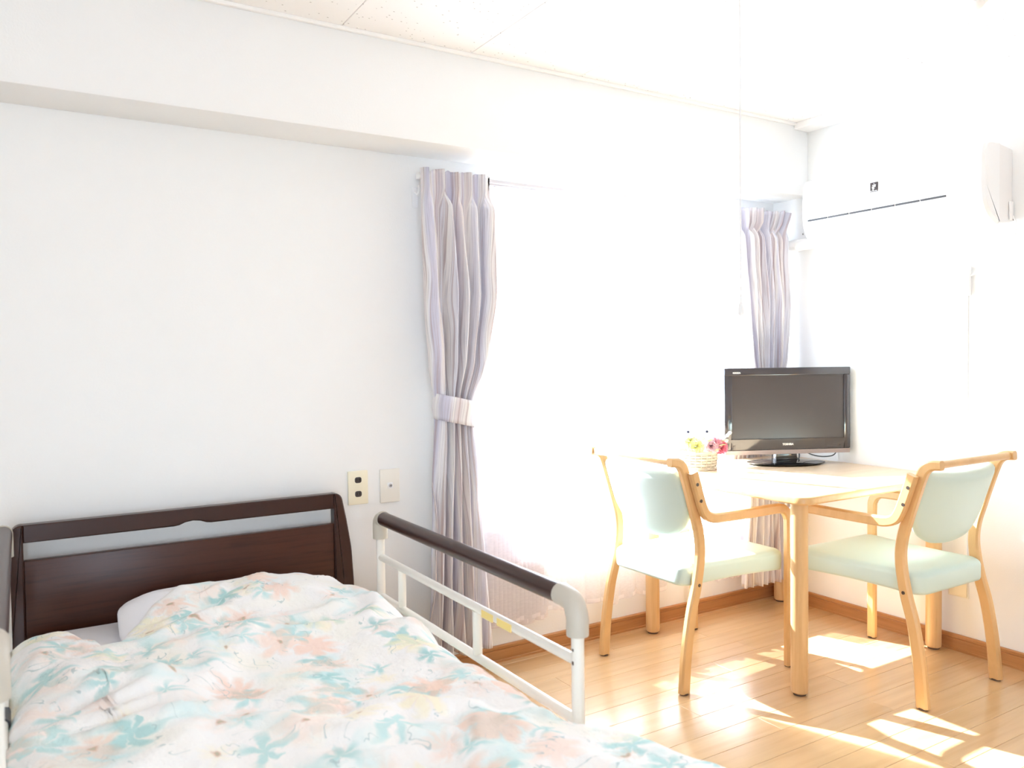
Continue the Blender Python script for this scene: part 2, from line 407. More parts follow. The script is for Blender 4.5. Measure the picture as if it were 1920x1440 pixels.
# ------------------------------------------------------------------ room shell
XL, YB, H = -4.7, -4.6, 2.2887
WX0, WX1, WZ0, WZ1 = -1.65, -0.25, 0.40, 1.90
T = 0.16
bm = BM()
box(bm, XL-T, WX0, 0, T, -0.1, H+0.1); box(bm, WX1, T, 0, T, -0.1, H+0.1)
box(bm, WX0, WX1, 0, T, -0.1, WZ0); box(bm, WX0, WX1, 0, T, WZ1, H+0.1)
struct('wall_back', bm, M_wall)
struct('wall_right', box(BM(), 0, T, YB-T, 0, -0.1, H+0.1), M_wall)
struct('wall_left', box(BM(), XL-T, XL, YB-T, 0, -0.1, H+0.1), M_wall)
PX0, PX1, PZ1 = -4.3, -3.1, 2.0
bm = BM()
box(bm, XL, PX0, YB-T, YB, -0.1, H+0.1); box(bm, PX1, 0, YB-T, YB, -0.1, H+0.1)
box(bm, PX0, PX1, YB-T, YB, PZ1, H+0.1); box(bm, PX0, PX1, YB-T, YB, -0.1, 0.0)
struct('wall_front', bm, M_wall)
bm = BM(); box(bm, XL, 0, -0.2065, 0, 1.9575, H, 0.006, 2); struct('trim_1', bm, M_wall)['label'] = 'boxed ceiling beam above the window'
bm = BM(); box(bm, XL, -0.09, -0.222, -0.2065, H-0.012, H, 0.002, 1); struct('trim_2', bm, M_white)
bm = BM(); box(bm, -0.102, 0, YB, -0.2065, H-0.03, H+0.0005, 0.003, 1); struct('trim_3', bm, M_white)
# baseboards: a profile with a lipped top and a groove
def baseboard(name, along_x):
    prof = [(0, 0), (0.011, 0), (0.011, 0.008), (0.009, 0.010), (0.009, 0.047), (0.0075, 0.049), (0.009, 0.051), (0.012, 0.053), (0.012, 0.064), (0.009, 0.067), (0, 0.067)]
    bm = BM(); ends = []
    for s in ((XL, -0.0), (YB, -0.0))[0 if along_x else 1]:
        ends.append([bm.verts.new((s, -d, z) if along_x else (-d, s, z)) for d, z in prof])
    a, b = ends; n = len(prof)
    for k in range(n): bm.faces.new((a[k], a[(k+1) % n], b[(k+1) % n], b[k]))
    bm.faces.new(a[::-1]); bm.faces.new(b); return struct(name, bm, M_base, ang=20)
baseboard('baseboard_back', True); baseboard('baseboard_right', False)

# floor: base plus planks laid along the window wall
floor = struct('floor', box(BM(), XL, 0, YB, 0, -0.10, -0.0035), M_joint)
PW = 0.1076; rows = int(-YB/PW)+2; PL = 1.82
pm = {}
def plank_mesh(L, W_):
    k = (round(L, 3), round(W_, 3))
    if k not in pm:
        bm = BM(); box(bm, -L/2, L/2, -W_/2, W_/2, -0.0035, 0.0, 0.0009, 1)
        bmesh.ops.recalc_face_normals(bm, faces=bm.faces)
        me = bpy.data.meshes.new('plank'); bm.to_mesh(me); bm.free(); me.materials.append(M_plank); pm[k] = me
    return pm[k]
offs = [0.31, 1.15, 0.72, 1.52, 0.05, 0.92, 0.48, 1.30]
for k in range(rows):
    y1 = -0.041-PW*(k-1); y0 = y1-PW
    y1 = min(y1, 0.0); y0 = max(y0, YB)
    if y1-y0 < 0.01: continue
    first = -0.665 if k in (4, 8) else -offs[k % 8]*1.0
    cuts = [0.0]
    x = first if first < -0.02 else first-PL
    while x > XL+0.02: cuts.append(x); x -= PL
    cuts.append(XL)
    for a, b in zip(cuts, cuts[1:]):
        L = a-b-0.0007; W_ = y1-y0-0.0009
        if L < 0.02: continue
        o = bpy.data.objects.new('plank', plank_mesh(L, W_)); link(o, floor); o.location = ((a+b)/2, (y0+y1)/2, 0)

# ceiling: panels with fine joints
ceil = struct('ceiling', box(BM(), XL, 0, YB, 0, H+0.003, H+0.12), M_cjoint)
def panel_mesh(x0, x1, y0, y1):
    bm = BM(); box(bm, x0, x1, y0, y1, H, H+0.006, 0.0012, 1); return bm
xs = [0.0]; x = -0.40
while x > XL+0.05: xs.append(x); x -= 0.4745
xs.append(XL)
ys = [-0.2, -0.966, -1.916, -2.866, -3.816, YB]
for a, b in zip(xs, xs[1:]):
    for c_, d in zip(ys, ys[1:]):
        o = obj('ceiling_panel', panel_mesh(b+0.0011, a-0.0011, d+0.0011, c_-0.0011), M_ceil, ceil)

# curtained window
win = thing('window_1', None, None, ((WX0+WX1)/2, 0.08, WZ0)); win['kind'] = 'structure'
def frame_rect(bm, x0, x1, z0, z1, y0, y1, t_):
    box(bm, x0, x1, y0, y1, z0, z0+t_, 0.002, 1); box(bm, x0, x1, y0, y1, z1-t_, z1, 0.002, 1)
    box(bm, x0, x0+t_, y0, y1, z0+t_, z1-t_, 0.002, 1); box(bm, x1-t_, x1, y0, y1, z0+t_, z1-t_, 0.002, 1); return bm
hw = (WX1-WX0)/2; hh = WZ1-WZ0
obj('window_frame', frame_rect(BM(), -hw, hw, 0, hh, -0.03, 0.07, 0.03), M_white, win)
for s, y in ((-1, 0.0), (1, 0.035)):
    x0, x1 = (-hw+0.03, 0.025) if s < 0 else (-0.025, hw-0.03)
    sash = obj('sash', frame_rect(BM(), x0, x1, 0.031, hh-0.031, y, y+0.03, 0.035), M_white, win)
    obj('pane', box(BM(), x0+0.036, x1-0.036, y+0.012, y+0.016, 0.067, hh-0.067), M_glass, sash)
obj('window_sill', box(BM(), -hw-0.0, hw+0.0, -0.095, -0.031, 0.0, 0.02, 0.004, 2), M_white, win)
# unseen fill window, added behind the camera to light the room
w2 = thing('fill_window', None, None, ((PX0+PX1)/2, YB-0.08, 0)); w2['kind'] = 'structure'
hw2 = (PX1-PX0)/2
obj('window_frame', frame_rect(BM(), -hw2, hw2, 0, PZ1, -0.05, 0.05, 0.035), M_alu, w2)
for s, y in ((-1, -0.035), (1, 0.005)):
    x0, x1 = (-hw2+0.036, 0.025) if s < 0 else (-0.025, hw2-0.036)
    sash = obj('sash', frame_rect(BM(), x0, x1, 0.036, PZ1-0.036, y, y+0.03, 0.045), M_alu, w2)
    obj('pane', box(BM(), x0+0.046, x1-0.046, y+0.012, y+0.016, 0.082, PZ1-0.082), M_glass, sash)

# ------------------------------------------------------------------ bed
BX0, BX1 = -3.285, -2.245
bed = thing('bed', 'single care bed with a dark brown open-topped wooden headboard', 'bed', (-2.765, -0.06, 0))
def headpost(sx):
    # outer edge leans in towards a rounded top; seen from the front as (x, z)
    pts = [(0.045, 0.08), (0.045, 0.44), (0.038, 0.56), (0.022, 0.66), (0.004, 0.752), (-0.022, 0.752), (-0.022, 0.08)]
    P = round_poly(pts, [0.003, 0.5, 0.35, 0.3, 0.026, 0.002, 0.002], 5)
    P = [(p.x*sx, p.y) for p in P]
    return loft(BM(), P, [(0.004, -0.021), (0.0, -0.017), (0.0, 0.017), (0.004, 0.021)], lambda a, b, h: Vector((a, h, b)))
for sx, x in ((-1, -0.478), (1, 0.478)):
    obj('headboard_post', headpost(sx), M_hbd, bed, loc=(x, 0, 0))
# top rail with the little finger notch underneath
top = [(-0.456, 0.701), (-0.055, 0.701), (-0.040, 0.703), (-0.022, 0.710), (0.0, 0.713), (0.022, 0.710), (0.040, 0.703), (0.055, 0.701), (0.456, 0.701), (0.456, 0.752), (-0.456, 0.752)]
bm = loft(BM(), [Vector(p) for p in top], [(0.004, -0.019), (0.0, -0.015), (0.0, 0.015), (0.004, 0.019)], lambda a, b, h: Vector((a, h, b)))
obj('top_rail', bm, M_hbd, bed)
obj('headboard_panel', box(BM(), -0.456, 0.456, -0.013, 0.013, 0.30, 0.648, 0.003, 2), M_hb, bed)
obj('bed_frame', box(BM(), -0.475, 0.492, -2.06, -0.025, 0.20, 0.285, 0.006, 2), M_hbd, bed)
for x in (-0.46, 0.46):
    for y in (-0.12, -1.95):
        obj('leg', box(BM(), x-0.03, x+0.03, y-0.03, y+0.03, 0.0, 0.20, 0.004, 1), M_hbd, bed)

# mattress under a white sheet (gently rumpled top)
def mattress():
    nu, nv = 60, 110; pts = []; uvs = []
    x0, x1, y0, y1 = -3.235, -2.335, -2.10, -0.105
    bm = BM(); P = round_poly([(x0, y0), (x1, y0), (x1, y1), (x0, y1)], 0.05, 6)
    loft(bm, P, [(0.018, 0.287), (0.0, 0.305), (0.0, 0.42), (0.006, 0.437), (0.018, 0.445), (0.25, 0.447), (0.6, 0.447), (9, 0.447)])
    return bm
tag(obj('mattress', mattress(), M_sheet, ang=60), 'mattress in a white sheet showing between headboard and quilt', 'mattress')

def pillow(name, cx, cy, cz, a, b, c, rz):
    bm = BM(); nu, nv = 48, 24; rows_ = []
    for j in range(nv+1):
        ph = -PI/2+PI*j/nv; ring = []
        for i in range(nu):
            th = 2*PI*i/nu
            e = 0.42
            ct, st_ = math.cos(th), math.sin(th)
            px_ = math.copysign(abs(ct)**e, ct); py_ = math.copysign(abs(st_)**e, st_)
            k = math.cos(ph)**0.75 if j not in (0, nv) else 0.0
            edge = max(abs(px_), abs(py_))*k
            z = math.sin(ph)*(1-0.0*edge)
            wr = 0.012*noise.noise(Vector((px_*k*4, py_*k*4, 3.1)))
            ring.append(Vector((px_*k*a, py_*k*b, z*c*(1-0.35*(k**6))+wr*(1 if z > 0 else 0))))
        rows_.append(ring)
    V = [[bm.verts.new(p) for p in ring] for ring in rows_[1:-1]]
    bot = bm.verts.new((0, 0, -c)); tp = bm.verts.new((0, 0, c))
    for A, B in zip(V, V[1:]):
        for k in range(nu): bm.faces.new((A[k], A[(k+1) % nu], B[(k+1) % nu], B[k]))
    for k in range(nu):
        bm.faces.new((bot, V[0][(k+1) % nu], V[0][k])); bm.faces.new((tp, V[-1][k], V[-1][(k+1) % nu]))
    return obj(name, bm, M_sheet, None, 180, (cx, cy, cz), (math.radians(8), 0, rz))
tag(pillow('pillow', -2.70, -0.315, 0.487, 0.305, 0.175, 0.050, -0.06), 'white pillow half tucked under the flowered quilt by the headboard', 'pillow')

# quilt
HEAD = [(-3.30, -0.44), (-3.24, -0.37), (-3.19, -0.335), (-3.14, -0.36), (-3.10, -0.45), (-3.075, -0.56), (-3.03, -0.53), (-2.985, -0.43), (-2.95, -0.385), (-2.90, -0.325),
        (-2.84, -0.275), (-2.76, -0.245), (-2.66, -0.262), (-2.56, -0.285), (-2.48, -0.275), (-2.42, -0.30), (-2.37, -0.375), (-2.32, -0.47), (-2.27, -0.54), (-2.1, -0.58)]
def head_y(x):
    for (a, ya), (b, yb) in zip(HEAD, HEAD[1:]):
        if x <= b:
            s = max(0, (x-a)/(b-a)); return ya+(yb-ya)*s
    return HEAD[-1][1]
def quilt_z(x, y, du, dh, spill):
    z = 0.487
    z += 0.058*math.exp(-(((x+2.66)/0.27)**4)-(((y+0.36)/0.20)**2))
    z += 0.030*math.exp(-(((x+3.20)/0.12)**2)-(((y+0.56)/0.20)**2))
    z += 0.022*math.exp(-(((x+2.98)/0.15)**2)-(((y+0.95)/0.18)**2))
    z += 0.030*math.exp(-(((x+2.80)/0.20)**2)-(((y+0.72)/0.10)**2))
    z += 0.014*math.exp(-(((x+2.72)/0.30)**2)-(((y+1.25)/0.25)**2))
    p = Vector((x, y, 0))
    wx = x+0.10*noise.noise(p*3.0); wy = y+0.10*noise.noise(p*3.0+Vector((7, 3, 1)))
    am = 0.4+0.8*max(0, noise.noise(p*2.1+Vector((1, 9, 4)))+0.3)
    r1 = 1-abs(noise.noise(Vector((wx*4.2+wy*1.6, wy*5.0-wx*2.0, 0.3))))*2
    r2_ = 1-abs(noise.noise(Vector((wx*7.5-wy*4.0, wy*7.0+wx*3.0, 5.3))))*2
    r3 = noise.noise(Vector((wx*17, wy*17, 2.2)))
    z += am*(0.034*max(r1, -0.3)+0.022*max(r2_, -0.3)+0.006*r3)
    e = min(1, dh/0.055); z -= 0.034*(1-math.sqrt(max(0, 1-(1-e)**2)))
    fall = max(0.0, 1-du/0.13); z -= (0.105+0.02*spill)*fall**2.1
    e2 = max(0, min(1, (x+3.2485)/0.05)); z -= 0.03*(1-e2)**2
    return z
def quilt():
    nu, nv = 150, 190; pts = []; uvs = []
    for j in range(nv):
        for i in range(nu):
            s = i/(nu-1); v = j/(nv-1)
            x = -3.248+s*1.0
            y = head_y(x)+v*(-2.12-head_y(x))
            sp = sstep(-1.445, -1.53, y)*1.0
            xr = -2.274+sp*(0.105+0.012*math.sin(y*17))
            x = -3.248+s*(xr+3.278)
            du = xr-x; dh = head_y(-3.248+s*1.0)-y
            z = quilt_z(x, y, du, dh, sp)
            pts.append((x, y, z)); uvs.append((x+0.25*z, y))
    o = grid_mesh('quilt', pts, nu, nv, M_quilt, None, uvs, 0.012, 180, -1.0)
    return o
tag(quilt(), 'white quilt printed with peach, mint and yellow flowers on the bed', 'quilt')
# bed side rails
def bed_rail(label, x, yf, yn, ztop, side):
    r = thing('bed_rail', label, 'bed rail', (x, 0, 0), 0, 'bed side rails')
    zc = ztop-0.024
    def A(p): return (0, p[0], p[1])
    # straight brown grip
    obj('handrail', tube(BM(), [(0, yf-0.03, zc), (0, yn+0.055, zc)], 0.0215, 20), M_hbd, r)
    for y, s in ((yf, -1), (yn, 1)):
        path = catmull([(0, y+s*0.062, zc), (0, y+s*0.045, zc), (0, y+s*0.014, zc-0.008), (0, y, zc-0.036), (0, y, zc-0.055), (0, y, zc-0.072)], 5)
        if s < 0: path = catmull([(0, y-0.030, zc), (0, y-0.02, zc), (0, y-0.004, zc-0.010), (0, y, zc-0.03), (0, y, zc-0.05), (0, y, zc-0.066)], 5)
        obj('elbow', tube(BM(), path, 0.0235, 16), M_elb, r)
    for y in (yf, yn):
        obj('post', tube(BM(), [(0, y, zc-0.06), (0, y, 0.24)], 0.0135, 14), M_tube, r)
    for z in (ztop-0.150, ztop-0.276):
        obj('crossbar', tube(BM(), [(0, yf-0.006, z), (0, yn+0.006, z)], 0.0115, 14), M_tube, r)
    for y in (yf-0.165, yf-0.632):
        obj('baluster', tube(BM(), [(0, y, ztop-0.158), (0, y, ztop-0.268)], 0.012, 14), M_tube, r)
    return r
RR = bed_rail('cream tubular bed rail with brown grip between bed and window', -2.25, -0.345, -1.405, 0.731, 1)
bm = BM(); 
for a, b in ((-1.02, -1.075), (-1.095, -1.16)):
    box(bm, -0.0127, -0.0105, b, a, 0.571, 0.5895, 0.0005, 1)
obj('sticker', bm, M_yel, RR)['label'] = 'yellow stickers'
bm = BM(); box(bm, -0.0138, -0.0125, -1.4085, -1.4025, 0.603, 0.609, 0.001, 1); box(bm, -0.0138, -0.0125, -1.4085, -1.4025, 0.575, 0.583, 0.001, 1); obj('screw', bm, M_bolt, RR)
RL = bed_rail('cream tubular bed rail with brown grip at the far left edge', -3.266, -0.20, -1.26, 0.783, -1)

obj('clip', tube(BM(), [(0, -0.905, 0.507), (0, -0.835, 0.507)], 0.0155, 16), M_grey, RL)['label'] = 'dark grey clip'

# ------------------------------------------------------------------ chairs
REAR = catmull([(-0.268, 0.004), (-0.256, 0.14), (-0.233, 0.278), (-0.207, 0.372), (-0.190, 0.458), (-0.186, 0.52), (-0.194, 0.58), (-0.210, 0.635), (-0.238, 0.725), (-0.258, 0.785), (-0.272, 0.815), (-0.295, 0.832), (-0.330, 0.836)], 5)
ARM = catmull([(0.256, 0.004), (0.256, 0.30), (0.256, 0.54), (0.250, 0.588), (0.228, 0.614), (0.190, 0.622), (0.05, 0.622), (-0.10, 0.623), (-0.150, 0.626), (-0.182, 0.640), (-0.200, 0.668), (-0.216, 0.71), (-0.246, 0.798)], 5)
def chair(label, loc, rz):
    c = thing('armchair', label, 'chair', loc, rz, 'mint dining armchairs at the table')
    n = len(REAR); wr = [0.043-0.006*min(1, i/(n*0.45)) if i < n*0.6 else 0.037-0.005*sstep(0.75, 1, i/n) for i in range(n)]
    # seat cushion
    P = round_poly([(0.262, 0.236), (-0.245, 0.206), (-0.245, -0.206), (0.262, -0.236)], [0.03, 0.055, 0.055, 0.03], 7)
    dense = []
    for i in range(len(P)):
        a, b = P[i], P[(i+1) % len(P)]; k = max(1, int((b-a).length/0.03))
        dense += [a+(b-a)*q/k for q in range(k)]
    def bend(a, b, h):
        arch = 0.010*math.cos(a*5.2)*(1 if h < 0.40 else 0.0)
        return Vector((a, b, h+arch-0.006*(1-((a-0.0)/0.26)**2 if h > 0.43 else 0)))
    obj('seat', loft(BM(), dense, [(0.25, 0.368), (0.012, 0.368), (0.003, 0.372), (0.0, 0.381), (0.0, 0.43), (0.003, 0.440), (0.010, 0.447), (0.06, 0.452), (0.14, 0.455), (0.3, 0.458), (0.55, 0.459), (0.8, 0.459), (9, 0.459)], bend), M_vinyl, c, 60)
    # backrest cushion, leaning with the uprights and hollowed sideways
    out = [(-0.213, 0.806), (-0.213, 0.70), (-0.208, 0.635), (-0.17, 0.575), (-0.11, 0.542), (0, 0.528), (0.11, 0.542), (0.17, 0.575), (0.208, 0.635), (0.213, 0.70), (0.213, 0.806)]
    R_ = round_poly(out, [0.022, 0.2, 0.09, 0.10, 0.14, 0.4, 0.14, 0.10, 0.09, 0.2, 0.022], 5)
    dn = []
    for i in range(len(R_)):
        a, b = R_[i], R_[(i+1) % len(R_)]; k = max(1, int((b-a).length/0.025))
        dn += [a+(b-a)*q/k for q in range(k)]
    def lean(a, b, h):
        xc = -0.198-(b-0.60)*0.315
        xc -= 0.030*(1-(a/0.213)**2)+0.016*max(0, (0.62-b)/0.1)**2*0.2
        b2 = b-0.012*(1-(a/0.213)**2)*sstep(0.7, 0.8, b)
        return Vector((xc+h, a, b2+h*0.3))
    obj('backrest', loft(BM(), dn, [(9, -0.023), (0.8, -0.023), (0.5, -0.0225), (0.25, -0.021), (0.1, -0.018), (0.008, -0.013), (0.001, -0.005), (0.0, 0.004), (0.002, 0.011), (0.009, 0.016), (0.1, 0.021), (0.3, 0.025), (0.6, 0.027), (9, 0.028)], lean), M_vinyl, c, 60)
    for s in (-1, 1):
        a, b = sorted((s*0.216, s*0.243))
        lg = obj('rear_leg', strip(BM(), REAR, a, b, wr, 0.006), M_bee, c, 30)
        obj('rubber_foot', lathe(BM(), [(0, 0), (0.016, 0), (0.016, 0.006), (0, 0.006)], 12, (-0.268, s*0.2295, 0)), M_foot, lg)
        a, b = sorted((s*0.2435, s*0.2705))
        fr = obj('front_leg', strip(BM(), ARM, a, b, 0.036, 0.006), M_bee, c, 30)
        obj('rubber_foot', lathe(BM(), [(0, 0), (0.016, 0), (0.016, 0.006), (0, 0.006)], 12, (0.256, s*0.257, 0)), M_foot, fr)
        for X, Z, yy in ((-0.2365, 0.755, 0.2705), (-0.219, 0.695, 0.2705), (-0.203, 0.385, 0.243), (0.256, 0.43, 0.2705), (0.256, 0.40, 0.2705)):
            obj('bolt', tube(BM(), [(X, s*(yy-0.004), Z), (X, s*(yy+0.0015), Z)], 0.0062, 12), M_bolt, c)['label'] = 'dark bolt head'
    obj('handle_bar', tube(BM(), [(-0.312, -0.2155, 0.835), (-0.312, 0.2155, 0.835)], 0.0128, 18), M_bee, c)
    # slim rails under the cushion
    for s in (-1, 1):
        obj('seat_rail', box(BM(), -0.19, 0.24, s*0.12-0.012, s*0.12+0.012, 0.356, 0.372, 0.003, 1), M_bee, c)
    return c
chair('mint vinyl armchair left of the table with its back towards the bed', (-0.955, -0.405, 0), 0.0)
chair('mint vinyl armchair right of the table with its seat facing the window', (-0.405, -0.900, 0), PI/2)

# ------------------------------------------------------------------ table
tb = thing('dining_table', 'square pale beech table with round legs in the corner', 'table', (-0.467, -0.478, 0))
hx, hy = 0.46, 0.438
P = round_poly([(-hx, -hy), (hx, -hy), (hx, hy), (-hx, hy)], 0.045, 8)
top = obj('tabletop', loft(BM(), P, [(0.006, 0.684), (0.0, 0.690), (0.0, 0.707), (0.0025, 0.7115), (0.007, 0.7132)]), M_bee, tb)
obj('laminate', loft(BM(), P, [(0.0065, 0.7125), (0.0065, 0.7137), (0.0072, 0.714)]), M_table, top)['label'] = 'paler laminate surface'
for sx in (-1, 1):
    for sy in (-1, 1):
        lg = obj('leg', lathe(BM(), [(0, 0.006), (0.024, 0.006), (0.029, 0.011), (0.030, 0.02), (0.030, 0.684), (0, 0.684)], 28, (sx*0.413, sy*0.388+0.008, 0)), M_leg, tb)
        obj('glide', lathe(BM(), [(0, 0), (0.022, 0), (0.022, 0.0065), (0, 0.0065)], 18, (sx*0.413, sy*0.388+0.008, 0)), M_foot, lg)

# ------------------------------------------------------------------ television
TZ = 0.714
tv = thing('television', 'black flat-screen television on a glossy pedestal on the table', 'television', (-0.288, -0.312, TZ), math.radians(-25.2))
w_, z0, z1 = 0.588, 0.052, 0.438
bm = BM(); box(bm, -w_/2, w_/2, -0.012, 0.03, z0, z1, 0.006, 2); obj('cabinet', bm, M_bez, tv)
bm = BM(); box(bm, -w_/2+0.05, w_/2-0.05, 0.03, 0.07, z0+0.04, z1-0.04, 0.015, 2); obj('rear_housing', bm, M_black, tv)
# front frame: sides, top, sloped lower band
bm = BM()
ix0, ix1, iz0, iz1 = -w_/2+0.036, w_/2-0.030, z0+0.068, z1-0.034
box(bm, -w_/2, w_/2, -0.020, -0.011, iz1, z1, 0.0035, 2); box(bm, -w_/2, ix0, -0.020, -0.011, z0+0.02, iz1, 0.003, 2); box(bm, ix1, w_/2, -0.020, -0.011, z0+0.02, iz1, 0.003, 2)
obj('bezel', bm, M_bez, tv)
def wedge(bm, x0, x1, prof):
    A = [bm.verts.new((x0, y, z)) for y, z in prof]; B = [bm.verts.new((x1, y, z)) for y, z in prof]; n = len(prof)
    for k in range(n): bm.faces.new((A[k], A[(k+1) % n], B[(k+1) % n], B[k]))
    bm.faces.new(A[::-1]); bm.faces.new(B); return bm
obj('lower_band', wedge(BM(), -w_/2+0.008, w_/2-0.008, [(-0.011, z0+0.018), (-0.0160, z0+0.020), (-0.0215, iz0), (-0.011, iz0)]), M_bez, tv)
obj('chin_strip', wedge(BM(), -w_/2+0.003, w_/2-0.003, [(-0.010, z0), (-0.0200, z0), (-0.0225, z0+0.019), (-0.010, z0+0.019)]), M_lip, tv)
obj('screen', box(BM(), ix0, ix1, -0.0135, -0.0115, iz0, iz1), M_scr, tv)
lettering('lettering', 'TOSHIBA', 0.0125, M_let, tv, (0.0, -0.0190, z0+0.043), (math.radians(96.5), 0, 0), 0.0005, 1.05, 0.052, 0.0004)
lettering('lettering', 'REGZA', 0.0095, M_let, tv, (-w_/2+0.056, -0.0206, z1-0.0215), (PI/2, 0, 0), 0.0004, 1.05, 0.036, 0.0004)
bm = BM(); box(bm, w_/2-0.115, w_/2-0.062, -0.0185, -0.0170, z0+0.0315, z0+0.0335); box(bm, w_/2-0.054, w_/2-0.040, -0.0187, -0.0170, z0+0.031, z0+0.037); obj('indicator', bm, M_dark, tv)
# neck and flying-saucer base
bm = BM(); box(bm, -0.050, 0.050, -0.005, 0.045, 0.012, 0.07, 0.004, 2); obj('stand_neck', bm, M_black, tv)
base = obj('stand_base', lathe(BM(), [(0, 0.0), (0.150, 0.0), (0.178, 0.007), (0.180, 0.010), (0.150, 0.0145), (0.06, 0.020), (0, 0.021)], 48), M_black, tv, 40, (0.015, 0.035, 0)); base.scale = (1.0, 0.62, 1)
obj('power_cord', tube(BM(), catmull([(0.11, 0.050, 0.075), (0.125, 0.055, 0.048), (0.17, 0.06, 0.030), (0.22, 0.065, 0.024), (0.262, 0.07, 0.03), (0.280, 0.072, 0.055), (0.275, 0.065, 0.09)], 6), 0.0027, 8), M_cord, tv)
obj('signal_cord', tube(BM(), catmull([(0.060, 0.04, 0.05), (0.068, 0.038, 0.028), (0.078, 0.045, 0.018), (0.086, 0.05, 0.03), (0.09, 0.06, 0.05)], 6), 0.003, 8), M_cord, tv)

# ------------------------------------------------------------------ flower basket
fb = thing('flower_basket', 'white wicker basket of artificial flowers beside the television', 'flowers', (-0.685, -0.160, 0.714))
M_wick = mat('white_wicker', (0.60, 0.53, 0.42), 0.6)
M_wickd = mat('wicker_inside', (0.50, 0.42, 0.33), 0.8)
RB = 0.088
def rad(z): return RB*(0.90+0.10*z/0.075)
bm = BM(); lathe(bm, [(0, 0.004), (RB*0.86, 0.004), (RB*0.95, 0.075), (RB*0.90, 0.075), (RB*0.80, 0.02), (0, 0.02)], 28); obj('basket_liner', bm, M_wickd, fb)
NS = 22; bands = []
for j in range(6):
    z = 0.010+j*0.0122; bm = BM(); P1 = []
    rings = []
    for k in range(NS*4):
        a = 2*PI*k/(NS*4); rr = rad(z)+0.0028*math.cos(a*NS/2*1.0+PI*(j % 2))*1.0
        rings.append([bm.verts.new(((rr+dr)*math.cos(a), (rr+dr)*math.sin(a), z+dz)) for dr, dz in ((-0.0012, -0.0053), (0.0012, -0.0045), (0.0018, 0), (0.0012, 0.0045), (-0.0012, 0.0053))])
    for k in range(len(rings)):
        A, B = rings[k], rings[(k+1) % len(rings)]
        for q in range(4): bm.faces.new((A[q], B[q], B[q+1], A[q+1]))
    obj('wicker_band', bm, M_wick, fb, 50)
for z, r in ((0.004, 0.004), (0.079, 0.0055)):
    bm = BM(); tube(bm, [((rad(z)+0.002)*math.cos(2*PI*k/40), (rad(z)+0.002)*math.sin(2*PI*k/40), z+0.0015*math.sin(k*2.2)) for k in range(41)], r, 8, False); obj('basket_rim', bm, M_wick, fb)
bm = BM()
for k in range(NS):
    a = 2*PI*(k+0.5)/NS
    tube(bm, [((rad(z)+0.001)*math.cos(a), (rad(z)+0.001)*math.sin(a), z) for z in (0.003, 0.04, 0.079)], 0.0018, 6)
obj('basket_stakes', bm, M_wick, fb)
def petal_mat(name, c): 
    m = mat(name, c, 0.6, spec=0.2); m.node_tree.nodes['Principled BSDF'].inputs['Subsurface Weight'].default_value = 0.0; return m
F_yel = petal_mat('yellow_petals', (0.90, 0.88, 0.52)); F_pink = petal_mat('pink_petals', (0.86, 0.46, 0.54)); F_rose = petal_mat('rose_petals', (0.80, 0.27, 0.36))
F_wht = petal_mat('white_petals', (0.88, 0.87, 0.83)); F_pale = petal_mat('pale_pink_petals', (0.86, 0.66, 0.70)); F_leaf = petal_mat('leaves', (0.42, 0.52, 0.28)); F_eye = petal_mat('flower_eye', (0.05, 0.05, 0.09))
def ruffle(rad_, layers=6, n=11, seed=0):
    """carnation: ruffled petals around a ball"""
    rnd = random.Random(seed); bm = BM()
    for L in range(layers):
        tilt = 0.15+1.25*L/(layers-1)
        for k in range(n):
            a = 2*PI*(k+rnd.random()*0.6)/n+L*0.4
            d = Vector((math.cos(a)*math.sin(tilt), math.sin(a)*math.sin(tilt), math.cos(tilt)))
            s = d.orthogonal().normalized(); s = Vector((-math.sin(a), math.cos(a), 0)); u = s.cross(d)
            rr = rad_*(0.85+0.25*rnd.random()); wd = rad_*0.36
            base_ = d*rad_*0.25
            vs = [bm.verts.new(base_)]
            tip = []
            for q in (-1, -0.5, 0, 0.5, 1):
                tip.append(bm.verts.new(d*rr*(1-0.12*q*q)+s*wd*q+u*rad_*0.13*rnd.uniform(-1, 1)))
            for q in range(4): bm.faces.new((vs[0], tip[q], tip[q+1]))
    return bm
def daisy(rad_, n=7, seed=0):
    rnd = random.Random(seed); bm = BM()
    for k in range(n):
        a = 2*PI*k/n+rnd.uniform(-0.1, 0.1); d = Vector((math.cos(a), math.sin(a), 0)); s = Vector((-d.y, d.x, 0)); wv = rad_*0.36
        ctr_ = [bm.verts.new(d*rad_*f+Vector((0, 0, rad_*(0.10+0.25*f*f)))) for f in (0.05, 0.45, 0.8, 1.0)]
        lf = [bm.verts.new(d*rad_*f+s*wv*g+Vector((0, 0, rad_*(0.16+0.28*f*f)))) for f, g in ((0.2, 0.35), (0.5, 0.85), (0.82, 0.8))]
        rg = [bm.verts.new(d*rad_*f-s*wv*g+Vector((0, 0, rad_*(0.16+0.28*f*f)))) for f, g in ((0.2, 0.35), (0.5, 0.85), (0.82, 0.8))]
        for side in (lf, rg):
            bm.faces.new((ctr_[0], side[0], side[1], ctr_[1])); bm.faces.new((ctr_[1], side[1], side[2], ctr_[2])); bm.faces.new((ctr_[2], side[2], ctr_[3]))
    return bm
def facing(v): return Vector(v).to_track_quat('Z', 'Y').to_euler()
VW = Vector((-0.55, -0.62, 0.28))      # flowers lean out towards the room
